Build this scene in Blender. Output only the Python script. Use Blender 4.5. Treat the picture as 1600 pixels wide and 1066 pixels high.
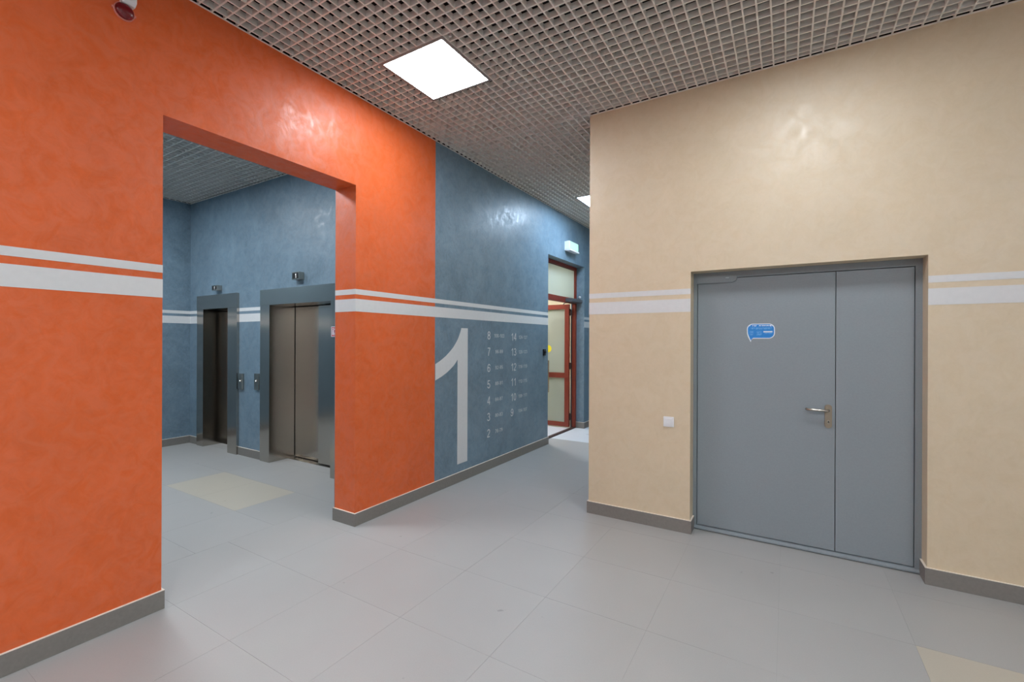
import bpy, bmesh, math, random
from mathutils import Vector, Matrix
random.seed(7)
for o in list(bpy.data.objects): bpy.data.objects.remove(o)
SC = bpy.context.scene
COL = SC.collection

# ------------------------------------------------------------------ camera
YAW, PITCH, ROLL = math.radians(31.19), math.radians(-0.02), math.radians(0.23)
FPX = 709.35
cam = bpy.data.cameras.new('camera'); cam.sensor_width = 36; cam.sensor_fit = 'HORIZONTAL'
cam.lens = FPX / 1600 * 36; cam.clip_start = 0.05
camo = bpy.data.objects.new('camera', cam); COL.objects.link(camo)
fw = Vector((-math.sin(YAW)*math.cos(PITCH), math.cos(YAW)*math.cos(PITCH), math.sin(PITCH)))
rt = Vector((math.cos(YAW), math.sin(YAW), 0)); up = rt.cross(fw)
r2 = math.cos(ROLL)*rt + math.sin(ROLL)*up; u2 = -math.sin(ROLL)*rt + math.cos(ROLL)*up
M = Matrix.Identity(4)
for i in range(3): M[i][0], M[i][1], M[i][2] = r2[i], u2[i], -fw[i]
M.translation = Vector((0, 0, 1.54))
camo.matrix_world = M
SC.camera = camo

# ------------------------------------------------------------------ world, exposure
w = bpy.data.worlds.new('world'); SC.world = w; w.use_nodes = True
w.node_tree.nodes['Background'].inputs[0].default_value = (0.5, 0.55, 0.6, 1)
w.node_tree.nodes['Background'].inputs[1].default_value = 0.02
SC.view_settings.view_transform = 'Standard'; SC.view_settings.look = 'None'
SC.view_settings.gamma = 1; SC.view_settings.use_curve_mapping = False
SC.view_settings.exposure = 0.12
PANEL = 25.5          # radiance of the ceiling panels
PANEL_LOBBY = 54.0
PANEL_VEST = 58.0

# ------------------------------------------------------------------ materials
def lin(c):
    return tuple(((v/255)/12.92 if v/255 <= 0.04045 else ((v/255+0.055)/1.055)**2.4) for v in c) + (1,)
def newmat(name):
    m = bpy.data.materials.new(name); m.use_nodes = True
    return m, m.node_tree.nodes, m.node_tree.links, m.node_tree.nodes['Principled BSDF']
def plain(name, rgb, rough=0.5, metal=0.0, spec=0.5, var=0.0, scale=20, bump=0.0):
    m, n, l, b = newmat(name)
    b.inputs['Base Color'].default_value = lin(rgb); b.inputs['Roughness'].default_value = rough
    b.inputs['Metallic'].default_value = metal; b.inputs['Specular IOR Level'].default_value = spec
    if var or bump:
        tc = n.new('ShaderNodeTexCoord'); nz = n.new('ShaderNodeTexNoise')
        nz.inputs['Scale'].default_value = scale; nz.inputs['Detail'].default_value = 4
        l.new(tc.outputs['Object'], nz.inputs['Vector'])
        if var:
            r = n.new('ShaderNodeValToRGB')
            a = lin(rgb)
            r.color_ramp.elements[0].position = .3; r.color_ramp.elements[1].position = .7
            r.color_ramp.elements[0].color = tuple(v*(1-var) for v in a[:3]) + (1,)
            r.color_ramp.elements[1].color = tuple(min(1, v*(1+var)) for v in a[:3]) + (1,)
            l.new(nz.outputs['Fac'], r.inputs['Fac']); l.new(r.outputs['Color'], b.inputs['Base Color'])
        if bump:
            bp = n.new('ShaderNodeBump'); bp.inputs['Strength'].default_value = bump; bp.inputs['Distance'].default_value = .002
            l.new(nz.outputs['Fac'], bp.inputs['Height']); l.new(bp.outputs['Normal'], b.inputs['Normal'])
    return m
def plaster(name, rgb, var=0.10, r0=.42, r1=.6, spec=.5, sheen_col=None, stroke=9.0, dist=1.8, relief=.45):
    """pearly decorative plaster: trowel strokes in colour, gloss and fine relief"""
    m, n, l, b = newmat(name)
    tc = n.new('ShaderNodeTexCoord')
    n1 = n.new('ShaderNodeTexNoise'); n1.inputs['Scale'].default_value = 2.2; n1.inputs['Detail'].default_value = 5
    n1.inputs['Roughness'].default_value = .6; n1.inputs['Distortion'].default_value = .8
    n2 = n.new('ShaderNodeTexNoise'); n2.inputs['Scale'].default_value = stroke; n2.inputs['Detail'].default_value = 6
    n2.inputs['Roughness'].default_value = .65; n2.inputs['Distortion'].default_value = dist
    mp = n.new('ShaderNodeMapping'); mp.inputs['Scale'].default_value = (1.3, 1.3, 1)
    l.new(tc.outputs['Object'], mp.inputs['Vector'])
    l.new(tc.outputs['Object'], n1.inputs['Vector']); l.new(mp.outputs['Vector'], n2.inputs['Vector'])
    mx = n.new('ShaderNodeMix'); mx.data_type = 'FLOAT'; mx.inputs['Factor'].default_value = .5
    l.new(n1.outputs['Fac'], mx.inputs['A']); l.new(n2.outputs['Fac'], mx.inputs['B'])
    r = n.new('ShaderNodeValToRGB'); a = lin(rgb)
    r.color_ramp.elements[0].position = .36; r.color_ramp.elements[1].position = .64
    r.color_ramp.elements[0].color = tuple(v*(1-var) for v in a[:3]) + (1,)
    r.color_ramp.elements[1].color = tuple(min(1, v*(1+var)) for v in a[:3]) + (1,)
    l.new(mx.outputs['Result'], r.inputs['Fac']); l.new(r.outputs['Color'], b.inputs['Base Color'])
    rr = n.new('ShaderNodeMapRange'); rr.inputs['From Min'].default_value = .38; rr.inputs['From Max'].default_value = .62
    rr.inputs['To Min'].default_value = r0; rr.inputs['To Max'].default_value = r1
    l.new(n2.outputs['Fac'], rr.inputs['Value']); l.new(rr.outputs['Result'], b.inputs['Roughness'])
    # pearl flakes lie in patches: the gloss comes and goes with the trowel strokes
    n4 = n.new('ShaderNodeTexNoise'); n4.inputs['Scale'].default_value = 8.5; n4.inputs['Detail'].default_value = 7
    n4.inputs['Roughness'].default_value = .68; n4.inputs['Distortion'].default_value = 1.2
    l.new(tc.outputs['Object'], n4.inputs['Vector'])
    sp = n.new('ShaderNodeMapRange'); sp.inputs['From Min'].default_value = .36; sp.inputs['From Max'].default_value = .6
    sp.inputs['To Min'].default_value = spec*.45; sp.inputs['To Max'].default_value = spec*1.3
    l.new(n4.outputs['Fac'], sp.inputs['Value']); l.new(sp.outputs['Result'], b.inputs['Specular IOR Level'])
    if sheen_col: b.inputs['Specular Tint'].default_value = lin(sheen_col)
    bp = n.new('ShaderNodeBump'); bp.inputs['Strength'].default_value = relief; bp.inputs['Distance'].default_value = .003
    l.new(n2.outputs['Fac'], bp.inputs['Height']); l.new(bp.outputs['Normal'], b.inputs['Normal'])
    return m
def emit(name, rgb, s):
    m, n, l, b = newmat(name)
    b.inputs['Base Color'].default_value = (.8, .8, .8, 1)
    b.inputs['Emission Color'].default_value = lin(rgb); b.inputs['Emission Strength'].default_value = s
    return m
def brushed(name, rgb, rough=.27):
    m, n, l, b = newmat(name)
    b.inputs['Metallic'].default_value = 1; b.inputs['Base Color'].default_value = lin(rgb)
    tc = n.new('ShaderNodeTexCoord'); mp = n.new('ShaderNodeMapping'); mp.inputs['Scale'].default_value = (300, 300, 2)
    nz = n.new('ShaderNodeTexNoise'); nz.inputs['Scale'].default_value = 1; nz.inputs['Detail'].default_value = 2
    l.new(tc.outputs['Object'], mp.inputs['Vector']); l.new(mp.outputs['Vector'], nz.inputs['Vector'])
    rr = n.new('ShaderNodeMapRange'); rr.inputs['To Min'].default_value = rough-.015; rr.inputs['To Max'].default_value = rough+.02
    l.new(nz.outputs['Fac'], rr.inputs['Value']); l.new(rr.outputs['Result'], b.inputs['Roughness'])
    return m
def tile_mat(name, rgb, rough=.42):
    m, n, l, b = newmat(name)
    tc = n.new('ShaderNodeTexCoord'); oi = n.new('ShaderNodeObjectInfo')
    geo = n.new('ShaderNodeNewGeometry')
    n1 = n.new('ShaderNodeTexNoise'); n1.inputs['Scale'].default_value = 1.3; n1.inputs['Detail'].default_value = 6
    n2 = n.new('ShaderNodeTexNoise'); n2.inputs['Scale'].default_value = 160; n2.inputs['Detail'].default_value = 2
    l.new(geo.outputs['Position'], n1.inputs['Vector']); l.new(geo.outputs['Position'], n2.inputs['Vector'])
    m1 = n.new('ShaderNodeMath'); m1.operation = 'MULTIPLY_ADD'; m1.inputs[1].default_value = .16; m1.inputs[2].default_value = .87
    l.new(n1.outputs['Fac'], m1.inputs[0])
    m2 = n.new('ShaderNodeMath'); m2.operation = 'MULTIPLY_ADD'; m2.inputs[1].default_value = .10
    l.new(n2.outputs['Fac'], m2.inputs[0]); l.new(m1.outputs[0], m2.inputs[2])
    m3 = n.new('ShaderNodeMath'); m3.operation = 'MULTIPLY_ADD'; m3.inputs[1].default_value = .025
    l.new(oi.outputs['Random'], m3.inputs[0]); l.new(m2.outputs[0], m3.inputs[2])
    # sparse dark scuffs
    n3 = n.new('ShaderNodeTexNoise'); n3.inputs['Scale'].default_value = 9; n3.inputs['Detail'].default_value = 3
    l.new(geo.outputs['Position'], n3.inputs['Vector'])
    sc = n.new('ShaderNodeMapRange'); sc.inputs['From Min'].default_value = .735; sc.inputs['From Max'].default_value = .77
    sc.inputs['To Min'].default_value = 1; sc.inputs['To Max'].default_value = .72
    l.new(n3.outputs['Fac'], sc.inputs['Value'])
    m4 = n.new('ShaderNodeMath'); m4.operation = 'MULTIPLY'
    l.new(m3.outputs[0], m4.inputs[0]); l.new(sc.outputs['Result'], m4.inputs[1])
    mx = n.new('ShaderNodeMix'); mx.data_type = 'RGBA'; mx.blend_type = 'MULTIPLY'; mx.inputs['Factor'].default_value = 1
    mx.inputs['A'].default_value = lin(rgb); l.new(m4.outputs[0], mx.inputs['B'])
    l.new(mx.outputs['Result'], b.inputs['Base Color'])
    rr = n.new('ShaderNodeMapRange'); rr.inputs['To Min'].default_value = rough-.08; rr.inputs['To Max'].default_value = rough+.1
    l.new(n1.outputs['Fac'], rr.inputs['Value']); l.new(rr.outputs['Result'], b.inputs['Roughness'])
    b.inputs['Specular IOR Level'].default_value = .4
    return m
def frosted(name, rgb):
    m, n, l, b = newmat(name)
    out = n['Material Output']
    tr = n.new('ShaderNodeBsdfTranslucent'); tr.inputs['Color'].default_value = lin(rgb)
    b.inputs['Base Color'].default_value = lin(rgb); b.inputs['Roughness'].default_value = .35
    mx = n.new('ShaderNodeMixShader'); mx.inputs[0].default_value = .55
    l.new(b.outputs[0], mx.inputs[1]); l.new(tr.outputs[0], mx.inputs[2]); l.new(mx.outputs[0], out.inputs['Surface'])
    return m

ORANGE = plaster('orange_plaster', (220, 103, 53), .08, .36, .52, .55, None, 10, 1.6, .3)
BLUE = plaster('blue_grey_plaster', (112, 134, 149), .21, .32, .55, .6, None, 12, 2.0, .5)
BEIGE = plaster('beige_plaster', (214, 196, 166), .035, .42, .56, 1.0, None, 15, 1.7, .28)
CREAM = plain('cream_paint', (226, 216, 188), .6, var=.03, scale=6)
WHITEPAINT = plain('white_paint', (216, 217, 217), .5, var=.02, scale=30)
SKIRT = plain('skirting_tile', (128, 124, 119), .5, var=.05, scale=60)
SKIRTTOP = plain('skirting_lit_top', (236, 226, 212), .6, var=.03, scale=40)  # ceiling light caught by the skirting top is put into this pale colour
TILE = tile_mat('grey_floor_tile', (170, 170, 168))
TILEB = tile_mat('beige_floor_tile', (186, 180, 166))
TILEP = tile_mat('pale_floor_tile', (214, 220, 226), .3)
LFRAME = plain('panel_frame_grey', (140, 138, 136), .5, var=.02)
ZINC = plain('zinc_clip', (222, 222, 222), .4, .2, var=.02)
CLOSER = plain('closer_grey', (96, 98, 102), .5, .2, var=.03)
GREYWALL = plain('light_grey_paint', (206, 207, 206), .6, var=.03, scale=5)
GROUT = plain('grout', (160, 160, 158), .8, var=.05)
GRID = plain('grid_lacquer', (230, 226, 219), .5, 0, var=.02, scale=40)
TRIM = plain('trim_lacquer', (226, 222, 215), .5, 0, var=.02, scale=40)
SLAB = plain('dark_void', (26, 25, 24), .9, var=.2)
STEEL = brushed('brushed_steel', (184, 178, 170), .17)
STEEL2 = brushed('satin_steel', (186, 180, 170), .25)
PLATE = brushed('dull_steel_plate', (160, 148, 132), .3)
DOORP = plain('grey_door_paint', (140, 149, 154), .48, 0, .4, var=.03, scale=90, bump=.12)
DOORF = plain('grey_frame_paint', (132, 141, 146), .45, 0, .4, var=.03, scale=90, bump=.1)
BLACK = plain('black_plastic', (18, 18, 20), .4, var=.1)
DARK = plain('dark_gap', (8, 8, 8), .9, var=.1)
WPLAST = plain('white_plastic', (232, 233, 235), .35, var=.01)
BROWN = plain('red_brown_aluminium', (132, 52, 36), .42, 0, .5, var=.05, scale=30)
BROWND = plain('dark_brown_gasket', (52, 28, 24), .6, var=.1)
FROST = frosted('frosted_glass', (208, 214, 204))
FRAMEG = plain('light_frame_grey', (206, 203, 199), .5, .3, var=.02)
REDLENS = plain('red_lens', (112, 8, 20), .22, 0, .6, var=.15, scale=60)
PINK = plain('pale_red_rim', (220, 140, 128), .4, var=.03)
STICKB = plain('sticker_blue', (36, 134, 214), .4, var=.05, scale=40)
STICKW = plain('sticker_white', (232, 240, 246), .4, var=.01)
STICKL = plain('sticker_light_blue', (158, 214, 248), .4, var=.03)
REDS = plain('sign_red', (170, 28, 52), .4, var=.03)
YELLOW = plain('sticker_yellow', (236, 220, 40), .4, var=.02)
LIT = emit('panel_diffuser', (243, 249, 255), PANEL)
LITR = emit('rear_panel_diffuser', (243, 249, 255), PANEL*2.9)
LITL = emit('lobby_panel_diffuser', (243, 249, 255), PANEL_LOBBY)
LITV = emit('vestibule_panel_diffuser', (250, 250, 255), PANEL_VEST)
LITC = emit('corridor_panel_diffuser', (206, 230, 255), PANEL*1.8)
EXITFACE = emit('exit_sign_face', (206, 255, 234), .72)
EXITFACE.node_tree.nodes['Principled BSDF'].inputs['Base Color'].default_value = lin((120, 200, 160))
DIGIT = emit('lit_digit', (255, 255, 255), 1.6)

# ------------------------------------------------------------------ mesh helpers
def bm_box(bm, a, b):
    x0, y0, z0 = [min(a[i], b[i]) for i in range(3)]; x1, y1, z1 = [max(a[i], b[i]) for i in range(3)]
    v = [bm.verts.new(p) for p in ((x0,y0,z0),(x1,y0,z0),(x1,y1,z0),(x0,y1,z0),(x0,y0,z1),(x1,y0,z1),(x1,y1,z1),(x0,y1,z1))]
    for f in ((3,2,1,0),(4,5,6,7),(0,1,5,4),(1,2,6,5),(2,3,7,6),(3,0,4,7)): bm.faces.new([v[i] for i in f])
def bm_prism(bm, pts, d):
    """extrude the closed polygon pts (3-D points) by vector d"""
    d = Vector(d)
    a = [bm.verts.new(p) for p in pts]; b = [bm.verts.new(Vector(p)+d) for p in pts]
    bm.faces.new(a[::-1]); bm.faces.new(b)
    for i in range(len(a)):
        j = (i+1) % len(a); bm.faces.new((a[i], a[j], b[j], b[i]))
def bm_cyl(bm, c, ax, r, h, seg=24, r2=None):
    ax = Vector(ax).normalized(); t = Vector((0,0,1)) if abs(ax.z) < .9 else Vector((1,0,0))
    e1 = ax.cross(t).normalized(); e2 = ax.cross(e1); c = Vector(c); r2 = r if r2 is None else r2
    A = [bm.verts.new(c+e1*r*math.cos(2*math.pi*i/seg)+e2*r*math.sin(2*math.pi*i/seg)) for i in range(seg)]
    B = [bm.verts.new(c+ax*h+e1*r2*math.cos(2*math.pi*i/seg)+e2*r2*math.sin(2*math.pi*i/seg)) for i in range(seg)]
    bm.faces.new(A[::-1]); bm.faces.new(B)
    for i in range(seg):
        j = (i+1) % seg; bm.faces.new((A[i], A[j], B[j], B[i]))
def bm_tube(bm, pts, r, seg=12):
    pts = [Vector(p) for p in pts]; rings = []
    for i, p in enumerate(pts):
        t = (pts[min(i+1, len(pts)-1)] - pts[max(i-1, 0)]).normalized()
        s = Vector((0,0,1)) if abs(t.z) < .9 else Vector((1,0,0))
        e1 = t.cross(s).normalized(); e2 = t.cross(e1)
        rings.append([bm.verts.new(p+e1*r*math.cos(2*math.pi*k/seg)+e2*r*math.sin(2*math.pi*k/seg)) for k in range(seg)])
    for a, b in zip(rings, rings[1:]):
        for k in range(seg):
            j = (k+1) % seg; bm.faces.new((a[k], a[j], b[j], b[k]))
    bm.faces.new(rings[0][::-1]); bm.faces.new(rings[-1])
def bm_dome(bm, c, ax, r, h, seg=28, rings=7):
    ax = Vector(ax).normalized(); t = Vector((0,0,1)) if abs(ax.z) < .9 else Vector((1,0,0))
    e1 = ax.cross(t).normalized(); e2 = ax.cross(e1); c = Vector(c); prev = None
    for k in range(rings):
        a = math.pi/2*k/rings
        ring = [bm.verts.new(c+ax*h*math.sin(a)+(e1*math.cos(2*math.pi*i/seg)+e2*math.sin(2*math.pi*i/seg))*r*math.cos(a)) for i in range(seg)]
        if prev:
            for i in range(seg):
                j = (i+1) % seg; bm.faces.new((prev[i], prev[j], ring[j], ring[i]))
        else: bm.faces.new(ring[::-1])
        prev = ring
    top = bm.verts.new(c+ax*h)
    for i in range(seg): bm.faces.new((prev[i], prev[(i+1) % seg], top))

def origin(o):
    """absolute location of a (translated only) parent chain"""
    v = Vector((0,0,0))
    while o is not None: v += o.location; o = o.parent
    return v
def obj(name, bm, mat, parent=None, loc=None, bevel=0.0, smooth=False, kind=None):
    """bm in world coordinates -> one mesh object; loc is the origin (defaults to the bottom centre)"""
    bmesh.ops.recalc_face_normals(bm, faces=bm.faces[:])
    if bevel:
        bmesh.ops.bevel(bm, geom=bm.edges[:], offset=bevel, segments=2, affect='EDGES', profile=.5)
    if smooth:
        for f in bm.faces: f.smooth = True
    if loc is None:
        xs = [v.co for v in bm.verts]
        loc = Vector((sum(getattr(v,'x') for v in xs)/len(xs), sum(v.y for v in xs)/len(xs), min(v.z for v in xs)))
    loc = Vector(loc)
    bmesh.ops.translate(bm, verts=bm.verts[:], vec=-loc)
    me = bpy.data.meshes.new(name); bm.to_mesh(me); bm.free(); me.materials.append(mat)
    o = bpy.data.objects.new(name, me); COL.objects.link(o)
    if parent is not None: o.parent = parent; o.location = loc - origin(parent)
    else: o.location = loc
    if kind: o['kind'] = kind
    return o
def boxes(name, bl, mat, parent=None, **k):
    bm = bmesh.new()
    for a, b in bl: bm_box(bm, a, b)
    return obj(name, bm, mat, parent, **k)
def empty(name, loc):
    e = bpy.data.objects.new(name, None); COL.objects.link(e); e.location = loc; e.empty_display_size = .1
    return e
def tag(o, label, cat=None, group=None, kind=None):
    o['label'] = label
    if cat: o['category'] = cat
    if group: o['group'] = group
    if kind: o['kind'] = kind
    return o
def struct(o, label): return tag(o, label, kind='structure')
def _arc(cx, cy, rx, ry, a0, a1, n=14):
    return [(cx+rx*math.cos(math.radians(a0+(a1-a0)*k/n)), cy+ry*math.sin(math.radians(a0+(a1-a0)*k/n))) for k in range(n+1)]
# centre lines of plain sans-serif figures in a box .56 wide and 1 high (stroke .12): (closed, points)
FIG = {
 '0': [(True, _arc(.28, .5, .21, .44, 90, 450, 24)[:-1])],
 '1': [(False, [(.11, .72), (.22, .79), (.32, .88), (.35, .995)]), (False, [(.37, 1), (.37, 0)])],
 '2': [(False, _arc(.28, .72, .21, .22, 170, -20, 12) + [(.38, .47), (.2, .28), (.09, .12), (.06, .06)]), (False, [(.03, .06), (.52, .06)])],
 '3': [(False, _arc(.27, .73, .19, .21, 165, -90, 12)), (False, _arc(.27, .29, .22, .23, 90, -165, 14))],
 '4': [(False, [(.42, 1), (.42, 0)]), (False, [(.40, .96), (.05, .29)]), (False, [(.02, .29), (.55, .29)])],
 '5': [(False, [(.49, .94), (.14, .94)]), (False, [(.14, .98), (.09, .49)]), (False, [(.09, .50)] + _arc(.27, .32, .22, .26, 135, -165, 16))],
 '6': [(True, _arc(.285, .32, .205, .26, 90, 450, 22)[:-1]), (False, _arc(.32, .50, .25, .44, 35, 190, 16))],
 '7': [(False, [(.04, .94), (.53, .94)]), (False, [(.50, .92), (.36, .66), (.27, .4), (.21, 0)])],
 '8': [(True, _arc(.28, .74, .18, .20, 90, 450, 20)[:-1]), (True, _arc(.28, .29, .21, .23, 90, 450, 22)[:-1])],
 '9': [(True, _arc(.275, .68, .205, .26, 90, 450, 22)[:-1]), (False, _arc(.24, .50, .25, .44, 10, -145, 16))],
 '-': [(False, [(.04, .36), (.32, .36)])],
}
ADV = {'-': .40}
fig_cache = {}
def figure_mesh(ch, sx, sy, mat, name, t=.115):
    """one painted figure: flat strokes, box corner at the origin"""
    k = (ch, round(sx, 4), round(sy, 4), mat.name)
    if k in fig_cache: return fig_cache[k]
    bm = bmesh.new(); h = t/2
    for closed, p in FIG[ch]:
        p = [Vector((a, b)) for a, b in p]; n = len(p); L = []; R = []
        for i in range(n):
            q0 = p[i-1] if (closed or i) else None; q1 = p[(i+1) % n] if (closed or i < n-1) else None
            d0 = (p[i]-q0).normalized() if q0 is not None else None; d1 = (q1-p[i]).normalized() if q1 is not None else None
            d0 = d0 if d0 is not None else d1; d1 = d1 if d1 is not None else d0
            m = ((d0+d1)/2); m.normalize(); nn = Vector((-m.y, m.x)); c = max(.5, nn.dot(Vector((-d0.y, d0.x))))
            L.append(bm.verts.new(((p[i]+nn*h/c).x*sx, (p[i]+nn*h/c).y*sy, 0))); R.append(bm.verts.new(((p[i]-nn*h/c).x*sx, (p[i]-nn*h/c).y*sy, 0)))
        for i in range(n if closed else n-1):
            j = (i+1) % n; bm.faces.new((L[i], R[i], R[j], L[j]))
    for f in bm.faces:
        f.normal_update()
        if f.normal.z < 0: f.normal_flip()
    me = bpy.data.meshes.new(name); bm.to_mesh(me); bm.free(); me.materials.append(mat); fig_cache[k] = me
    return me
def letter(name, s_, width, height, pos, rot, mat, parent):
    """a row of figures fitted to width x height, each figure an object of its own"""
    tot = sum(ADV.get(c, .64) for c in s_) - .08; sx = width/tot; x = 0
    R = Matrix.Rotation(rot[2], 3, 'Z') @ Matrix.Rotation(rot[0], 3, 'X')
    for c in s_:
        o = bpy.data.objects.new(name if c != '-' else 'dash', figure_mesh(c, sx, height, mat, name)); COL.objects.link(o)
        o.rotation_euler = rot; o.parent = parent
        o.location = Vector(pos) + R @ Vector((x*sx, 0, 0)) - origin(parent)
        x += ADV.get(c, .64)
ON_X = (math.pi/2, 0, math.pi/2)      # lettering on a wall that faces +x
ON_Y = (math.pi/2, 0, 0)              # lettering on a wall that faces -y

# ------------------------------------------------------------------ the place (metres)
XL = -3.055            # face of the orange / blue wall
XLB = -3.31            # its back, towards the lift lobby
YR = 3.851             # face of the beige wall
XC = -1.52             # side of the beige block, corridor side
H = 3.565              # underside of the grid ceiling
TOP = 4.15             # slab
HX1, HY0 = 3.6, -3.0   # unseen sides of the hall
YEND = 7.74            # end of the corridor
AY0, AY1, AZ = 1.185, 2.543, 2.825      # archway to the lift lobby
YOB = 3.535            # orange / blue boundary
EY0, EY1, EZ = 6.085, 7.5, 2.84         # exit opening
LX0, LY0, LY1 = -7.64, -0.4, 3.32       # lift lobby
DX0, DX1, DZ = -0.66, 0.77, 2.10        # steel door opening
YF = 3.985             # face of the steel door frame

# floor -------------------------------------------------------------
floor = boxes('floor', [((-7.9, -3.3, -.12), (3.9, 9.2, -.0012))], GROUT, loc=(0, 0, -.0012))
struct(floor, 'grey porcelain tiled floor of hall, corridor and lift lobby')
tile_cache = {}
def tile(x0, y0, x1, y1, mat):
    g = .0006
    k = (round(x1-x0, 3), round(y1-y0, 3), mat.name)
    if k not in tile_cache:
        bm = bmesh.new(); sx, sy = (x1-x0)/2-g, (y1-y0)/2-g
        bm_box(bm, (-sx, -sy, -.0105), (sx, sy, 0))
        me = bpy.data.meshes.new('floor_tile'); bm.to_mesh(me); bm.free(); me.materials.append(mat); tile_cache[k] = me
    o = bpy.data.objects.new('floor_tile', tile_cache[k]); COL.objects.link(o)
    o.parent = floor; o.location = Vector(((x0+x1)/2, (y0+y1)/2, random.uniform(-.0002, 0))) - floor.location
hx = [.565+.6*k for k in range(-7, 7)]
hy = [3.04+.6*k for k in range(-11, 6)] + [6.48] + [7.08+.6*k for k in range(0, 3)]
for xa, xb in zip(hx, hx[1:]):
    for ya, yb in zip(hy, hy[1:]):
        if xa < -3.1 and not (ya < 3.3 or 6.0 < ya < 7.3): continue
        if ya > 3.7 and xa > -1.5: continue
        m = TILE
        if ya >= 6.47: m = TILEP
        if abs(xa-.565) < .01 and abs(ya-2.44) < .01: m = TILEB
        if abs(xa-1.165) < .01 and abs(ya-2.44) < .01: m = TILEB
        tile(xa, ya, xb, yb, m)
lx = [-4.245-.6725*k for k in range(6, -1, -1)] + [hx[0]]
ly = [2.205+.588*k for k in range(-5, 4)]
for i, (xa, xb) in enumerate(zip(lx, lx[1:])):
    for ya, yb in zip(ly, ly[1:]):
        b = abs(ya-2.205) < .01 and -5.6 < xa and xb < -4.2
        tile(xa, ya, xb, yb, TILEB if b else TILE)
# vestibule floor behind the exit
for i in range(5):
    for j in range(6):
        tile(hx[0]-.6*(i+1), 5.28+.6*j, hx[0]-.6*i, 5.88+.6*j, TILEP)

# walls -------------------------------------------------------------
T = H+.003
wl = boxes('wall_left', [((XLB, HY0, 0), (XL, AY0, T)), ((XLB, AY0, AZ), (XL, AY1, T)), ((XLB, AY1, 0), (XL, YOB, T))], ORANGE, loc=(XL, 0, 0))
struct(wl, 'orange pearly plaster wall with archway to the lift lobby')
wc = boxes('wall_corridor_left', [((XLB, YOB, 0), (XL, EY0, T)), ((XLB, EY0, EZ), (XL, EY1, T)), ((XLB, EY1, 0), (XL, YEND, T))], BLUE, loc=(XL, YOB, 0))
struct(wc, 'blue-grey plaster wall with big number and floor directory')
wr = boxes('wall_right', [((XC, YR, 0), (DX0, YR+.3, T)), ((DX0, YR, DZ), (DX1, YR+.3, T)), ((DX1, YR, 0), (HX1, YR+.3, T)),
                          ((XC, YR+.3, 0), (XC+.2, YEND, T))], BEIGE, loc=(0, YR, 0))
struct(wr, 'beige pearly plaster wall around the grey double door')
struct(boxes('wall_corridor_end', [((XL, YEND, 0), (XC+.2, YEND+.2, T))], BLUE, loc=(XL, YEND, 0)), 'blue-grey wall closing the corridor')
struct(boxes('wall_back', [((XLB, HY0-.2, 0), (HX1+.2, HY0, T))], GREYWALL, loc=(0, HY0, 0)), 'light grey wall at the other end of the hall')
struct(boxes('wall_side', [((HX1, HY0, 0), (HX1+.2, YR+.3, T))], GREYWALL, loc=(HX1, 0, 0)), 'light grey wall facing the orange wall')
struct(boxes('wall_lobby_left', [((LX0-.2, LY0-.2, 0), (LX0, LY1+.45, T))], BLUE, loc=(LX0, 0, 0)), 'blue-grey far side wall of the lift lobby')
struct(boxes('wall_lobby_front', [((LX0, LY0-.2, 0), (XLB, LY0, T))], BLUE, loc=(-5, LY0, 0)), 'blue-grey lobby wall facing the lifts')
P1 = (-7.37, -7.19, -6.525, -6.295, 1.975, 2.17)    # small lift: outer, inner, inner, outer, opening top, header top
P2 = (-5.745, -5.54, -4.36, -4.17, 1.978, 2.172)    # large lift
WB = LY1+.45
we = boxes('wall_lobby_lifts', [((LX0, LY1, 0), (P1[0]+.03, WB, T)), ((P1[0]+.03, LY1, P1[5]-.03), (P1[3]-.03, WB, T)), ((P1[3]-.03, LY1, 0), (P2[0]+.03, WB, T)),
                                ((P2[0]+.03, LY1, P2[5]-.03), (P2[3]-.03, WB, T)), ((P2[3]-.03, LY1, 0), (XLB, WB, T))], BLUE, loc=(-5, LY1, 0))
struct(we, 'blue-grey plaster wall with the two lift entrances')
struct(boxes('wall_lobby_inner', [((XLB-.006, LY0, 0), (XLB, AY0, T)), ((XLB-.006, AY1, 0), (XLB, LY1, T)), ((XLB-.006, AY0, AZ), (XLB, AY1, T))], BLUE, loc=(XLB, 0, 0)), 'blue-grey lobby face of the archway wall')
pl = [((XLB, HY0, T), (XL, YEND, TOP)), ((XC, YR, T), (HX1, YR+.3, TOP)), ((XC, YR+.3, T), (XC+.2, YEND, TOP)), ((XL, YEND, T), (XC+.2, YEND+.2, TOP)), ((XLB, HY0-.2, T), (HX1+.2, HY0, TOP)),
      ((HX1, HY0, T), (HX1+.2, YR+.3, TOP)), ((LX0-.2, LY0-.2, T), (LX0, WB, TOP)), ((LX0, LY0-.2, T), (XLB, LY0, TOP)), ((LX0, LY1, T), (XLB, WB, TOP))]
struct(boxes('wall_plenum', pl, SLAB, loc=(0, 0, T)), 'raw dark wall band hidden above the grid ceilings')
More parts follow.
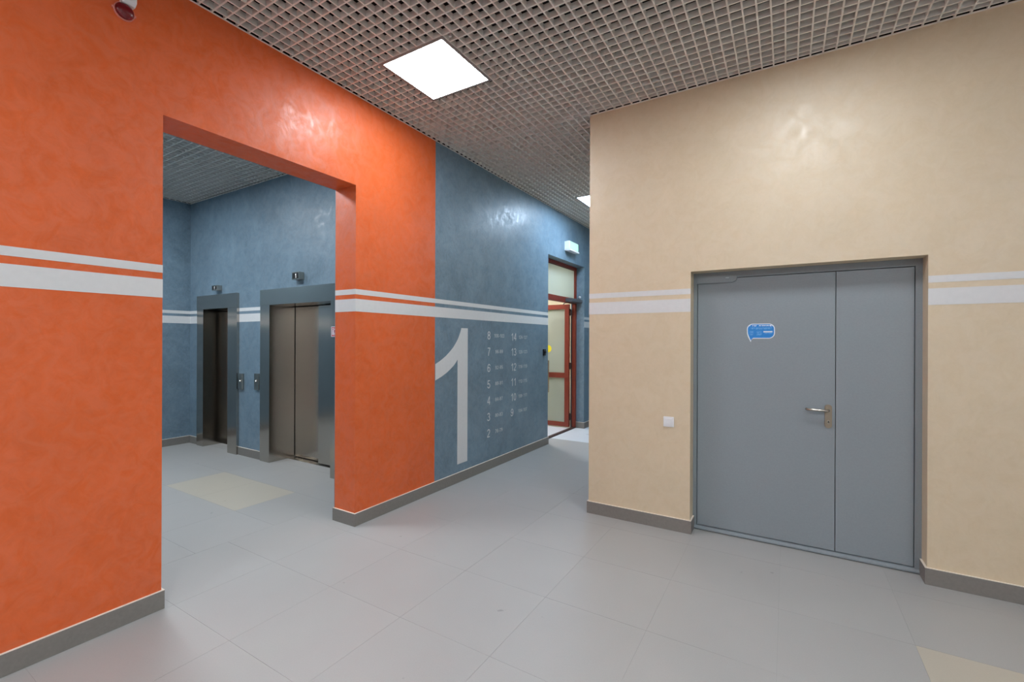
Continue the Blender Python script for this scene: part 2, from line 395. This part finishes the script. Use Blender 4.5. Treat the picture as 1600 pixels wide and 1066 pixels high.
# vestibule
VX0, VY0, VY1, VZ = -5.9, 5.2, 8.6, 3.1
struct(boxes('wall_vestibule', [((VX0-.1, VY0-.1, 0), (VX0, VY1+.1, VZ)), ((VX0, VY0-.1, 0), (XLB, VY0, VZ)), ((VX0, VY1, 0), (XLB, VY1+.1, VZ)), ((XLB-.01, YEND, 0), (XLB, VY1, VZ)), ((XLB-.01, VY0, 0), (XLB, EY0-.01, VZ)), ((XLB-.01, EY0-.01, EZ+.01), (XLB, YEND, VZ)), ((XLB-.01, EY1+.01, 0), (XLB, YEND, VZ))], CREAM, loc=(VX0, 7, 0)),
       'cream walls of the vestibule behind the glazed door')
struct(boxes('ceiling_vestibule', [((VX0-.1, VY0-.1, VZ), (XLB, VY1+.1, VZ+.1))], CREAM), 'cream vestibule ceiling')

# painted stripes ---------------------------------------------------
S = ((1.779, 1.884), (1.921, 1.965)); e = .0015
def stripe(parent, a, b):
    for z0, z1 in S:
        o = boxes('painted_stripe', [((a[0], a[1], z0), (b[0], b[1], z1))], WHITEPAINT, parent)
stripe(wl, (XL, HY0), (XL+e, AY0)); stripe(wl, (XL, AY1-e), (XL+e, YOB)); stripe(wl, (XLB, AY1-e), (XL, AY1))
stripe(wl, (XLB, AY0), (XL, AY0+e))
stripe(wc, (XL, YOB), (XL+e, EY0)); stripe(wc, (XL, EY1), (XL+e, YEND))
stripe(wr, (XC, YR-e), (DX0, YR)); stripe(wr, (DX1, YR-e), (HX1, YR)); stripe(wr, (XC-e, YR-e), (XC, YEND))
wll = bpy.data.objects['wall_lobby_left']
stripe(wll, (LX0, LY0), (LX0+e, LY1)); stripe(we, (LX0, LY1-e), (P1[0]-.002, LY1)); stripe(we, (P1[3]+.002, LY1-e), (P2[0]-.002, LY1)); stripe(we, (P2[3]+.002, LY1-e), (XLB-.008, LY1))

# baseboards --------------------------------------------------------
BH, BT = .104, .012
def baseboard(name, segs, label):
    """segs: (x0, y0, x1, y1) footprints"""
    loc = ((segs[0][0]+segs[0][2])/2, (segs[0][1]+segs[0][3])/2, 0)
    o = boxes(name, [((a, b, 0), (c, d, BH)) for a, b, c, d in segs], SKIRT, loc=loc)
    boxes('top_edge', [((a, b, BH), (c, d, BH+.003)) for a, b, c, d in segs], SKIRTTOP, o)['label'] = 'top edge coloured pale for light caught from above'
    return struct(o, label)
baseboard('baseboard_left', [(XL, HY0, XL+BT, AY0+BT), (XLB-BT, AY0, XL, AY0+BT)], 'grey tile skirting under the orange wall before the archway')
baseboard('baseboard_corridor', [(XL, AY1-BT, XL+BT, EY0+BT), (XLB-BT, AY1-BT, XL, AY1), (-3.2, EY0, XL, EY0+BT)], 'grey tile skirting from the archway pillar along the blue wall')
baseboard('baseboard_exit', [(XL, EY1-BT, XL+BT, YEND), (-3.2, EY1-BT, XL, EY1)], 'grey tile skirting beyond the glazed door')
baseboard('baseboard_right', [(XC-BT, YR-BT, DX0+BT, YR), (XC-BT, YR, XC, YEND), (DX0, YR, DX0+BT, YF-.005)], 'grey tile skirting between corridor corner and double door')
baseboard('baseboard_side', [(DX1-BT, YR-BT, HX1, YR), (DX1-BT, YR, DX1, YF-.005)], 'grey tile skirting beside the narrow leaf of the double door')
baseboard('baseboard_lobby', [(LX0, LY0, LX0+BT, LY1), (LX0, LY1-BT, P1[0], LY1), (P1[3], LY1-BT, P2[0], LY1), (P2[3], LY1-BT, XLB-.006, LY1)], 'grey tile skirting of the lift lobby')

# ceilings ----------------------------------------------------------
GP = .075; GX, GY = -0.39, 2.335       # grid pitch and phase
GH, GW = .040, .0095
def pieces(lo, hi, cuts):
    """split the interval lo..hi around the cut intervals"""
    out = [(lo, hi)]
    for a, b in cuts:
        nx = []
        for u, v in out:
            if b <= u or a >= v: nx.append((u, v))
            else:
                if a > u: nx.append((u, a))
                if b < v: nx.append((b, v))
        out = nx
    return [q for q in out if q[1]-q[0] > .02]
slat_cache = {}
def slat(parent, axis, c, lo, hi):
    k = (axis, round(hi-lo, 3))
    if k not in slat_cache:
        L = (hi-lo)/2; bm = bmesh.new()
        if axis == 'y': bm_box(bm, (-GW/2, -L, 0), (GW/2, L, GH))
        else: bm_box(bm, (-L, -GW/2, .0004), (L, GW/2, GH-.0004))
        me = bpy.data.meshes.new('grid_slat'); bm.to_mesh(me); bm.free(); me.materials.append(GRID); slat_cache[k] = me
    o = bpy.data.objects.new('grid_slat', slat_cache[k]); COL.objects.link(o); o.parent = parent
    p = (c, (lo+hi)/2, H) if axis == 'y' else ((lo+hi)/2, c, H)
    o.location = Vector(p) - origin(parent)
def lines(ph, lo, hi):
    k = math.ceil((lo-ph)/GP); out = []
    while ph+k*GP < hi: out.append(ph+k*GP); k += 1
    return out
PX = [GX-29*GP+4*GP, GX-29*GP+4*GP+32*GP, GX-29*GP+4*GP+64*GP]     # panel centres every 32 cells in x
PX = [-2.265, 0.135, 2.535]; PY = GY+.3                             # row in view
panels_hall = [(PX[0], PY), (PX[1], PY), (PX[0], PY-3.6), (PX[1], PY-3.6), (PX[2], PY-3.6), (PX[0], PY+3.6)]
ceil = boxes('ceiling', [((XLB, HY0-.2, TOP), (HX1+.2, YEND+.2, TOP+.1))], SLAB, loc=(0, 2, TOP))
struct(ceil, 'open cell metal grid ceiling of the hall over a dark void')
YSPLIT = .9
rest = bmesh.new()
for x in lines(GX, XL+.03, HX1-.02):
    y1 = YEND if x < XC else YR
    cuts = [(b-.3, b+.3) for a, b in panels_hall if abs(x-a) < .299]
    for u, v in pieces(HY0, y1, cuts):
        if v > YSPLIT:
            a = max(u, YSPLIT); slat(ceil, 'y', x, a, v)
            if u < YSPLIT: bm_box(rest, (x-GW/2, u, H), (x+GW/2, YSPLIT, H+GH))
        else: bm_box(rest, (x-GW/2, u, H), (x+GW/2, v, H+GH))
for y in lines(GY, HY0+.02, YEND-.02) + [YR-.042]:
    x1 = HX1 if y < YR-.02 else XC
    cuts = [(a-.3, a+.3) for a, b in panels_hall if abs(y-b) < .299]
    for u, v in pieces(XL, x1, cuts):
        if y > YSPLIT: slat(ceil, 'x', y, u, v)
        else: bm_box(rest, (u, y-GW/2, H+.0004), (v, y+GW/2, H+GH-.0004))
obj('grid_field', rest, GRID, ceil, kind='stuff')
PLX, PLY = -4.515, 1.615
panels_lobby = [(PLX, PLY), (PLX-2.1, PLY)]
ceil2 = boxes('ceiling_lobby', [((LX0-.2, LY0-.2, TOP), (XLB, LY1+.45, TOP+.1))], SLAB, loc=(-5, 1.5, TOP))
struct(ceil2, 'open cell metal grid ceiling of the lift lobby')
LGX, LGY = PLX+.3, PLY+.3
for x in lines(LGX, LX0+.03, XLB-.02):
    cuts = [(b-.3, b+.3) for a, b in panels_lobby if abs(x-a) < .299]
    for u, v in pieces(LY0, LY1, cuts): slat(ceil2, 'y', x, u, v)
for y in lines(LGY, LY0+.02, LY1-.02):
    cuts = [(a-.3, a+.3) for a, b in panels_lobby if abs(y-b) < .299]
    for u, v in pieces(LX0, XLB-.006, cuts): slat(ceil2, 'x', y, u, v)
# wall angle trims under the grid edge
def trim(n, segs, label):
    o = boxes('trim_%d' % n, [((a, b, H-.002), (c, d, H+.0)) for a, b, c, d in segs], TRIM)
    struct(o, label)
TW = .018
trim(1, [(XL, HY0, XL+.013, YEND)], 'thin wall angle along the top of the orange and blue walls')
trim(2, [(XC-TW, YR-TW, HX1, YR), (XC-TW, YR, XC, YEND)], 'thin wall angle along the top of the beige wall')
trim(3, [(LX0, LY0, LX0+TW, LY1), (LX0, LY1-TW, XLB-.006, LY1), (XLB-.006-TW, LY0, XLB-.006, LY1), (LX0, LY0, XLB-.006, LY0+TW)], 'thin wall angle around the lobby ceiling')
trim(4, [(XL, HY0, HX1, HY0+TW), (HX1-TW, HY0, HX1, YR)], 'thin wall angle at the far sides of the hall ceiling')

# ceiling light panels ----------------------------------------------
def panel(x, y, mat, label, z=H):
    r = empty('ceiling_light', (x, y, z)); tag(r, label, 'light', 'square ceiling light panels')
    o, i, d = .3, .276, .055
    f = bmesh.new()
    bm_box(f, (x-o, y-o, z-.003), (x+o, y-i, z+.02)); bm_box(f, (x-o, y+i, z-.003), (x+o, y+o, z+.02))
    bm_box(f, (x-o, y-i, z-.003), (x-i, y+i, z+.02)); bm_box(f, (x+i, y-i, z-.003), (x+o, y+i, z+.02))
    obj('frame', f, LFRAME, r)
    boxes('diffuser', [((x-i, y-i, z-.001), (x+i, y+i, z+.004))], mat, r)
    boxes('housing', [((x-i, y-i, z+.006), (x+i, y+i, z+d))], WPLAST, r)
    for sx in (-1, 1):
        for sy in (-1, 1):
            c = bmesh.new(); cx, cy = x+sx*.335, y+sy*.262
            bm_box(c, (cx-.008, cy-.008, z+.004), (cx+.008, cy+.008, z+.05)); bm_box(c, (x+sx*.3, cy-.004, z+.042), (cx, cy+.004, z+.05))
            bm_cyl(c, (cx, cy+.03*sy, z+.0), (0, 0, 1), .003, .12, 8)
            obj('mounting_clip', c, ZINC, r)
    return r
panel(PX[0], PY, LIT, 'lit square panel in the grid ceiling beside the orange wall')
panel(PX[1], PY, LIT, 'lit square panel in the grid ceiling before the beige wall over the double door')
panel(PX[0], PY-3.6, LIT, 'lit square panel in the rear row beside the orange wall')
panel(PX[1], PY-3.6, LITR, 'lit square panel in the middle of the rear row')
panel(PX[2], PY-3.6, LITR, 'lit square panel in the rear row beside the light grey wall')
panel(PX[0], PY+3.6, LITC, 'lit square panel in the corridor ceiling before the exit sign')
panel(PLX, PLY, LITL, 'lit square panel in the lobby ceiling before the wide lift')
panel(PLX-2.1, PLY, LITL, 'added unseen panel brightening the lobby before the narrow lift')  # extra panel out of view, added to lift the lobby floor brightness
panel(-4.3, 6.9, LITV, 'lit square panel on the vestibule ceiling', VZ-.06)

# steel double door -------------------------------------------------
d1 = empty('door_1', (DX0, YF, 0)); struct(d1, 'grey painted steel double door with a wide and a narrow leaf in the beige wall')
FW = .036
fr = boxes('door_frame', [((DX0, YF, 0), (DX0+FW-.008, YF+.07, DZ)), ((DX1-FW, YF, 0), (DX1, YF+.07, DZ)), ((DX0+FW-.008, YF, DZ-FW-.012), (DX1-FW, YF+.07, DZ))], DOORF, d1)
LY = YF+.014; LXM = .3005
bm = bmesh.new(); bm_box(bm, (DX0+FW-.005, LY, .036), (LXM-.002, LY+.05, DZ-FW-.016))
leaf = obj('door_leaf', bm, DOORP, d1, bevel=.0015); leaf['label'] = 'wide active leaf with lever handle and blue sticker'
bm = bmesh.new(); bm_box(bm, (LXM+.002, LY, .036), (DX1-FW-.003, LY+.05, DZ-FW-.016))
obj('door_leaf', bm, DOORP, d1, bevel=.0015)['label'] = 'narrow plain leaf'
boxes('backing', [((DX0, LY+.06, 0), (DX1, LY+.07, DZ))], DARK, d1)
bm = bmesh.new()
prof = [(0, .006), (0, .016), (.006, .026), (.016, .031), (.06, .031), (.06, .006)]
bm_prism(bm, [(DX0+.01, YF-.012+a, b) for a, b in prof], (DX1-DX0-.02, 0, 0))
obj('sill', bm, DOORF, d1)['label'] = 'rounded grey sill bar'
boxes('sill_seal', [((DX0+.012, YF-.002, 0), (DX1-.012, YF+.05, .008))], DARK, d1)
bm = bmesh.new()
cz = DZ-.018
bm_prism(bm, [(DX0+.027, YF-.008, 2.012), (-.372, YF-.008, 2.012), (-.345, YF-.008, 2.024), (-.338, YF-.008, 2.04), (-.338, YF-.008, 2.068), (DX0+.027, YF-.008, 2.085)], (0, .022, 0))
cp = obj('closer_cover', bm, DOORF, d1, bevel=.001); cp['label'] = 'flat grey door closer cover with a cut corner'
boxes('slot', [((-.42, YF-.0092, 2.0485), (-.395, YF-.0075, 2.051))], STICKW, cp)
bm = bmesh.new(); bm_cyl(bm, (-.36, YF-.0095, 2.043), (0, 1, 0), .008, .003, 16); obj('screw', bm, DOORF, cp)
# lever handle
hp = bmesh.new(); hx0, hx1, hz0, hz1 = .237, .281, .918, 1.088; rr_ = .021; pts = []
for cx, czc, a0 in ((hx1-rr_, hz1-rr_, 0), (hx0+rr_, hz1-rr_, 90), (hx0+rr_, hz0+rr_, 180), (hx1-rr_, hz0+rr_, 270)):
    for k in range(7):
        a = math.radians(a0+15*k); pts.append((cx+rr_*math.cos(a), LY-.009, czc+rr_*math.sin(a)))
bm_prism(hp, pts, (0, .009, 0))
hpo = obj('handle_plate', hp, PLATE, leaf, bevel=.001); hpo['label'] = 'rounded satin steel plate'
bm = bmesh.new(); px_, pz_ = .259, 1.047
bm_tube(bm, [(px_, LY-.005, pz_), (px_, LY-.03, pz_), (px_-.004, LY-.045, pz_), (px_-.016, LY-.054, pz_), (px_-.05, LY-.055, pz_+.001), (px_-.1, LY-.054, pz_+.002), (px_-.118, LY-.052, pz_+.002), (px_-.13, LY-.044, pz_+.002), (px_-.134, LY-.032, pz_+.002), (px_-.134, LY-.02, pz_+.002)], .0095, 14)
obj('lever', bm, STEEL2, leaf, smooth=True)['label'] = 'bent round steel lever'
bm = bmesh.new(); bm_cyl(bm, (.259, LY-.013, .967), (0, 1, 0), .009, .008, 18); bm_box(bm, (.254, LY-.013, .948), (.264, LY-.005, .966))
obj('key_cylinder', bm, STEEL2, leaf)
boxes('keyhole', [((.2578, LY-.0136, .962), (.2602, LY-.0128, .972))], DARK, leaf)

# blue speech-bubble sticker on the wide leaf -----------------------
sx0, sx1, sz0, sz1 = -.268, -.078, 1.565, 1.681
st = empty('sticker', ((sx0+sx1)/2, LY, sz0)); tag(st, 'blue speech-bubble notice sticker with white outline on the grey door', 'sticker')
def bubble(g, y, mat, name):
    r = .042; x0, x1, z0, z1 = sx0+g, sx1-g, sz0+g, sz1-g; r -= g; p = []
    def arc(cx, cz_, a0, a1, n=8):
        for k in range(n+1):
            a = math.radians(a0+(a1-a0)*k/n); p.append((cx+r*math.cos(a), y, cz_+r*math.sin(a)))
    arc(x1-r, z1-r, 0, 90); arc(x0+r, z1-r, 90, 180)
    p.extend([(x0+.001, y, z0+.038), (x0+.006, y, z0+.018), (x0+.015, y, z0-.004), (sx0+.027, y, sz0-.028+g*2.2)])
    p.extend([(sx0+.031+g*.4, y, z0-.010), (sx0+.037+g*.5, y, z0-.003), (sx0+.046, y, z0)])
    arc(x1-r, z0+r, 270, 360)
    bm = bmesh.new(); bm_prism(bm, p, (0, .0006, 0)); return obj(name, bm, mat, st)
bubble(0, LY-.0006, STICKW, 'outline'); bubble(.006, LY-.0012, STICKB, 'face')
yy = LY-.0015
rng = random.Random(3)
def glyphs(name, x0, x1, z, h, mat, n):
    """row of print too small to read: short strokes"""
    bm = bmesh.new(); x = x0
    while x < x1:
        wd = rng.uniform(.5, 1.1)*h*.75
        if rng.random() > .12:
            bm_box(bm, (x, yy, z), (x+wd*.28, yy+.0004, z+h)); bm_box(bm, (x+wd*.28, yy, z+h*rng.choice((.0, .4, .75))), (min(x+wd, x1+.001), yy+.0004, z+h*rng.choice((.9, 1.0))))
        x += wd+h*.28
    obj(name, bm, mat, st)
glyphs('heading', sx0+.018, sx1-.02, 1.659, .011, STICKW, 0)
for z, a, b in ((1.6455, .02, .02), (1.6385, .034, .034)): glyphs('text_line', sx0+a, sx1-b, z, .0042, STICKL, 0)
for z in (1.619, 1.612, 1.605, 1.598, 1.591):
    glyphs('text_line', sx0+.018, sx0+.045, z, .003, STICKL, 0); glyphs('text_line', sx0+.068, sx0+.1, z, .003, STICKL, 0)
boxes('name_bar', [((sx0+.113, yy, 1.6135), (sx1-.016, yy+.0004, 1.6225))], STICKW, st)
glyphs('text_line', sx0+.118, sx1-.02, 1.604, .004, STICKL, 0)

# light switch ------------------------------------------------------
sw = empty('light_switch', (-.825, YR, .843)); tag(sw, 'white square light switch on the beige wall beside the double door', 'switch')
bm = bmesh.new(); bm_box(bm, (-.867, YR-.010, .841), (-.784, YR, .924)); obj('surround', bm, WPLAST, sw, bevel=.003)
bm = bmesh.new(); bm_prism(bm, [(-.853, YR-.009, .858), (-.853, YR-.014, .858), (-.853, YR-.018, .91), (-.853, YR-.009, .91)], (.055, 0, 0)); obj('rocker', bm, WPLAST, sw)

# lift entrances ----------------------------------------------------
def lift(P, label, sign):
    xo0, xi0, xi1, xo1, zt, zh = P; yf, yb = 3.288, 3.628
    r = empty('elevator_entrance', ((xo0+xo1)/2, LY1, 0)); tag(r, label, 'elevator')
    for a, b, s in ((xo0, xi0, -1), (xi1, xo1, 1)):
        x = xi0 if s < 0 else xi1; o_ = xo0 if s < 0 else xo1
        bm = bmesh.new(); pts = [(o_, yf, 0), (x, yf, 0), (x, yb, 0), (x+s*.02, yb, 0), (x+s*.02, LY1-.001, 0), (o_, LY1-.001, 0)]
        bm_prism(bm, pts, (0, 0, zt-.001)); obj('jamb', bm, STEEL, r)['label'] = 'brushed steel jamb with deep reveal'
    bm = bmesh.new(); bm_box(bm, (xo0, yf-.003, zt), (xo1, LY1-.001, zh)); bm_box(bm, (xi0, LY1-.001, zt), (xi1, yb, zt+.02))
    obj('header', bm, STEEL, r)['label'] = 'brushed steel header panel'
    mid = xi0+(xi1-xi0)*.49
    boxes('door_panel', [((xi0+.006, 3.635, .014), (mid+.05, 3.665, zt-.01))], STEEL, r)
    boxes('door_panel', [((mid, 3.572, .014), (xi1+.02, 3.612, zt-.012))], STEEL, r)
    boxes('shaft_cover', [((xo0+.045, 3.69, 0), (xo1-.045, 3.70, zt+.1))], DARK, r)
    boxes('sill', [((xi0, 3.54, 0), (xi1, 3.665, .004))], STEEL2, r)['label'] = 'thin metal sill plate'
    return r
lift(P1, 'narrow brushed steel lift entrance near the lobby corner', 0)
lift(P2, 'wide brushed steel lift entrance with two telescopic door panels', 1)
def indicator(x0, x1, z0, z1, label):
    y0 = 3.25
    r = empty('floor_indicator', ((x0+x1)/2, LY1, z0)); tag(r, label, 'display', 'lift floor indicators')
    bm = bmesh.new(); bm_prism(bm, [(x0, y0, z0), (x0, y0, z1), (x0, LY1, z1), (x0, LY1, z0-.0)], (x1-x0, 0, 0)); obj('case', bm, STEEL2, r, bevel=.003)
    g = .010
    scn = boxes('screen', [((x0+g, y0-.0015, z0+g), (x1-g, y0+.001, z1-g))], BLACK, r)
    h = (z1-z0)*.56; letter('digit', '1', h*.42, h, ((x0+x1)/2-.002, y0-.003, z0+(z1-z0)*.19), ON_Y, DIGIT, r)
indicator(-6.87, -6.735, 2.225, 2.295, 'small steel floor indicator showing 1 above the narrow lift')
indicator(-5.02, -4.885, 2.252, 2.342, 'small steel floor indicator showing 1 above the wide lift')
def callbtn(x0, x1, z0, z1, label):
    y0 = LY1-.028
    r = empty('call_panel', ((x0+x1)/2, LY1, z0)); tag(r, label, 'button panel', 'lift call panels')
    bm = bmesh.new(); bm_box(bm, (x0, y0, z0), (x1, LY1, z1)); obj('plate', bm, STEEL2, r, bevel=.003)
    xm, zm = (x0+x1)/2, z0+(z1-z0)*.55
    bm = bmesh.new(); bm_cyl(bm, (xm, y0-.004, zm), (0, 1, 0), .017, .005, 20); obj('button', bm, STEEL2, r)
    bm = bmesh.new(); bm_cyl(bm, (xm, y0-.0055, zm), (0, 1, 0), .007, .002, 14); obj('button_light', bm, DIGIT, r)
callbtn(-6.262, -6.168, .878, 1.09, 'slim steel call button panel next to the narrow lift')
callbtn(-5.888, -5.792, .895, 1.105, 'slim steel call button panel next to the wide lift')
# red fireman's-lift sign
fx0, fx1, fz0, fz1 = -4.348, -4.252, 1.578, 1.69; fy = 3.288
fs = empty('safety_sign', ((fx0+fx1)/2, fy, fz0)); tag(fs, 'small red and white pictogram sign on the wide lift jamb', 'sign')
boxes('border', [((fx0, fy-.001, fz0), (fx1, fy, fz1))], STICKW, fs)
boxes('field', [((fx0+.006, fy-.0014, fz0+.006), (fx1-.006, fy-.0009, fz1-.006))], REDS, fs)
bm = bmesh.new(); q = fy-.0018
bm_box(bm, (fx0+.014, q, fz0+.016), (fx0+.021, q+.0004, fz1-.018)); bm_box(bm, (fx0+.042, q, fz0+.016), (fx0+.049, q+.0004, fz1-.018))
bm_box(bm, (fx0+.014, q, fz1-.025), (fx0+.049, q+.0004, fz1-.018)); bm_cyl(bm, (fx0+.0315, q, fz1-.042), (0, 1, 0), .006, .0004, 12); bm_box(bm, (fx0+.026, q, fz0+.02), (fx0+.037, q+.0004, fz1-.05))
obj('lift_pictogram', bm, STICKW, fs)
bm = bmesh.new(); bm_prism(bm, [(fx0+.058, q, fz0+.018), (fx0+.078, q, fz0+.018), (fx0+.082, q, fz0+.036), (fx0+.074, q, fz0+.05), (fx0+.072, q, fz0+.066), (fx0+.064, q, fz0+.056), (fx0+.056, q, fz0+.036)], (0, .0004, 0))
bm_cyl(bm, (fx0+.064, q, fz1-.028), (0, 1, 0), .009, .0004, 12); obj('flame_pictogram', bm, STICKW, fs)

# big painted numeral -----------------------------------------------
one = [(3.972,1.678),(4.088,1.678),(4.088,.195),(3.907,.195),(3.907,1.337),(3.875,1.303),(3.840,1.272),(3.785,1.237),(3.728,1.206),(3.68,1.184),(3.635,1.165),(3.544,1.134),
       (3.544,1.300),(3.60,1.323),(3.649,1.346),(3.715,1.382),(3.774,1.423),(3.83,1.466),(3.872,1.510),(3.91,1.556),(3.938,1.602),(3.958,1.642)]
bm = bmesh.new(); bm_prism(bm, [(XL+.0002, a, b) for a, b in one], (.0014, 0, 0))
tag(obj('wall_numeral', bm, WHITEPAINT, loc=(XL, 3.9, .195)), 'giant white number 1 painted on the blue-grey wall', 'number')
# floor directory
fd = empty('floor_directory', (XL, 4.9, .38)); tag(fd, 'white floor and apartment number list on the blue-grey wall', 'lettering')
xt = XL+.0015
def row(n, rng_, y, yr, z, wr_):
    e_ = empty('directory_row', (0, 0, 0)); e_.parent = fd; e_.location = Vector((xt, y, z)) - fd.location
    e_['label'] = 'floor %s with apartments %s' % (n, rng_)
    letter('floor_figure', n, .064 if len(n) == 1 else .132, .098, (xt, y, z), ON_X, WHITEPAINT, e_)
    letter('apartment_figure', rng_, wr_, .044, (xt, yr-wr_/2, z+.025), ON_X, WHITEPAINT, e_)
for k, n in enumerate(range(8, 1, -1)):
    a = 76+4*(n-2); row(str(n), '%d-%d' % (a, a+3), 4.479, 4.738, 1.555-.1955*k, .235 if a > 99 else .172)
for k, n in enumerate(range(14, 8, -1)):
    a = 104+4*(n-9); row(str(n), '%d-%d' % (a, a+3), 5.022, 5.330, 1.542-.1965*k, .236)
# small black reader
rd = empty('card_reader', (XL, 5.95, 1.32)); tag(rd, 'small black card reader on the blue wall end by the glazed door', 'reader')
bm = bmesh.new(); bm_box(bm, (XL, 5.915, 1.325), (XL+.02, 5.985, 1.42)); obj('body', bm, BLACK, rd, bevel=.003)
bm = bmesh.new(); bm_dome(bm, (XL+.02, 5.95, 1.378), (1, 0, 0), .026, .022, 16, 4); obj('lens', bm, BLACK, rd, smooth=True)

# exit sign ---------------------------------------------------------
es = empty('exit_sign', (XL, 6.86, 2.99)); tag(es, 'white box exit light with pale green lit face above the glazed door', 'sign')
boxes('back_plate', [((XL, 6.665, 2.998), (XL+.022, 7.03, 3.142))], WPLAST, es)
bm = bmesh.new(); bm_box(bm, (XL+.026, 6.672, 2.99), (XL+.078, 7.035, 3.15)); obj('housing', bm, WPLAST, es, bevel=.004)
boxes('core', [((XL+.02, 6.69, 3.01), (XL+.03, 7.0, 3.13))], FRAMEG, es)
boxes('lit_face', [((XL+.078, 6.695, 3.03), (XL+.084, 7.02, 3.138))], EXITFACE, es)['label'] = 'pale green lit face'
bm = bmesh.new(); bm_prism(bm, [(XL+.07, 6.672, 3.02), (XL+.09, 6.672, 3.02), (XL+.098, 6.672, 2.992), (XL+.07, 6.672, 2.988)], (0, .363, 0)); obj('lower_ledge', bm, WPLAST, es)

# glazed exit door --------------------------------------------------
d2 = empty('door_2', (-3.23, 6.8, 0)); struct(d2, 'red-brown aluminium glazed door standing open with frosted panes and transom light')
fx0, fx1 = -3.262, -3.2
boxes('door_frame', [((fx0, EY0, 0), (fx1, EY0+.06, EZ)), ((fx0, EY1-.055, 0), (fx1, EY1, EZ)), ((fx0, EY0+.06, EZ-.055), (fx1, EY1-.055, EZ)), ((fx0, EY0+.06, 2.195), (fx1, EY1-.055, 2.285))], BROWN, d2)
boxes('frame_gasket', [((fx0-.004, EY1-.062, 0), (fx0, EY1-.05, 2.195)), ((fx0, EY0+.06, EZ-.062), (fx1-.02, EY1-.055, EZ-.055))], BROWND, d2)
boxes('transom_pane', [((-3.236, EY0+.06, 2.285), (-3.228, EY1-.055, EZ-.055))], FROST, d2)['label'] = 'frosted transom pane'
boxes('threshold', [((fx0, EY0, 0), (fx1, EY1, .018))], BROWND, d2)
def leaf2(yc, x1, wd, face):
    y0, y1 = yc-.025, yc+.025; x0 = x1-wd; s = .082; zt = 2.192
    o = boxes('door_leaf', [((x0, y0, .02), (x0+s, y1, zt)), ((x1-s, y0, .02), (x1, y1, zt)), ((x0+s, y0, .02), (x1-s, y1, .098)), ((x0+s, y0, zt-.085), (x1-s, y1, zt)), ((x0+s, y0, .885), (x1-s, y1, .975))], BROWN, d2)
    boxes('pane', [((x0+s, yc-.005, .098), (x1-s, yc+.005, .885))], FROST, o)['label'] = 'frosted lower pane'
    boxes('pane', [((x0+s, yc-.005, .975), (x1-s, yc+.005, zt-.085))], FROST, o)['label'] = 'frosted upper pane'
    for zc in (.2, 1.1, 2.05):
        bm = bmesh.new(); bm_cyl(bm, (x1+.012, yc, zc-.06), (0, 0, 1), .012, .12, 12); bm_box(bm, (x1, yc-.01, zc-.05), (x1+.03, yc+.01, zc+.05)); obj('hinge', bm, BROWND, o)
    hxp = x1-.375; yh = y0-.055 if face < 0 else y1+.055
    bm = bmesh.new(); bm_tube(bm, [(hxp, yh, .62), (hxp, yh, 1.19)], .015, 14)
    for z in (.69, 1.12): bm_tube(bm, [(hxp, yh, z), (hxp-.06, yh+.02, z), (hxp-.09, y0 if face < 0 else y1, z)], .009, 8)
    obj('pull_handle', bm, STEEL2, o)['label'] = 'vertical steel pull bar'
    return o
lf = leaf2(7.41, -3.297, .70, -1); leaf2(6.115, -3.297, .56, 1)
bm = bmesh.new(); bm_cyl(bm, (-3.712, 7.404, 1.40), (0, -1, 0), .066, .0008, 28)
tag(obj('warning_sticker', bm, YELLOW, loc=(-3.712, 7.405, 1.334)), 'round yellow warning dot stuck on the open glazed door', 'sticker')
dc = empty('door_closer', (-3.13, 7.25, 2.2)); tag(dc, 'dark grey door closer box under the transom of the glazed door', 'door closer')
bm = bmesh.new(); bm_box(bm, (-3.2, 7.02, 2.205), (-3.075, 7.47, 2.262)); obj('body', bm, CLOSER, dc, bevel=.004)
bm = bmesh.new(); bm_tube(bm, [(-3.2, 7.1, 2.2), (-3.3, 7.2, 2.195), (-3.4, 7.37, 2.19)], .008, 8); obj('arm', bm, CLOSER, dc)
sn = empty('door_sensor', (-3.14, EY1, 2.3)); tag(sn, 'tiny white round sensor on the reveal over the door closer', 'sensor')
bm = bmesh.new(); bm_cyl(bm, (-3.14, EY1, 2.315), (0, -1, 0), .022, .012, 20); obj('base', bm, WPLAST, sn)
bm = bmesh.new(); bm_dome(bm, (-3.14, EY1-.012, 2.315), (0, -1, 0), .018, .018, 18, 5); obj('dome', bm, WPLAST, sn, smooth=True)

# fire alarm sounder on the orange wall -----------------------------
al = empty('alarm_beacon', (XL, 1.0, 3.26)); tag(al, 'round dark red alarm beacon under a white box high on the orange wall', 'alarm')
ac = Vector((XL, 1.003, 3.298))
bm = bmesh.new(); bm_cyl(bm, ac, (1, 0, 0), .046, .012, 32); obj('rim', bm, PINK, al, bevel=.001)
bm = bmesh.new(); bm_dome(bm, ac+Vector((.012, 0, 0)), (1, 0, 0), .042, .026, 32, 7); obj('lens', bm, REDLENS, al, smooth=True)
for s in (-1, 1):
    bm = bmesh.new(); bm_box(bm, ac+Vector((0, s*.046-.006, -.006)), ac+Vector((.01, s*.046+.006, .006))); obj('fixing_lug', bm, PINK, al, bevel=.001)
bm = bmesh.new(); bm_prism(bm, [(XL, .985, 3.335), (XL+.03, .985, 3.335), (XL+.05, .985, 3.35), (XL+.05, .985, 3.46), (XL, .985, 3.46)], (0, .06, 0)); obj('box', bm, WPLAST, al, bevel=.002)
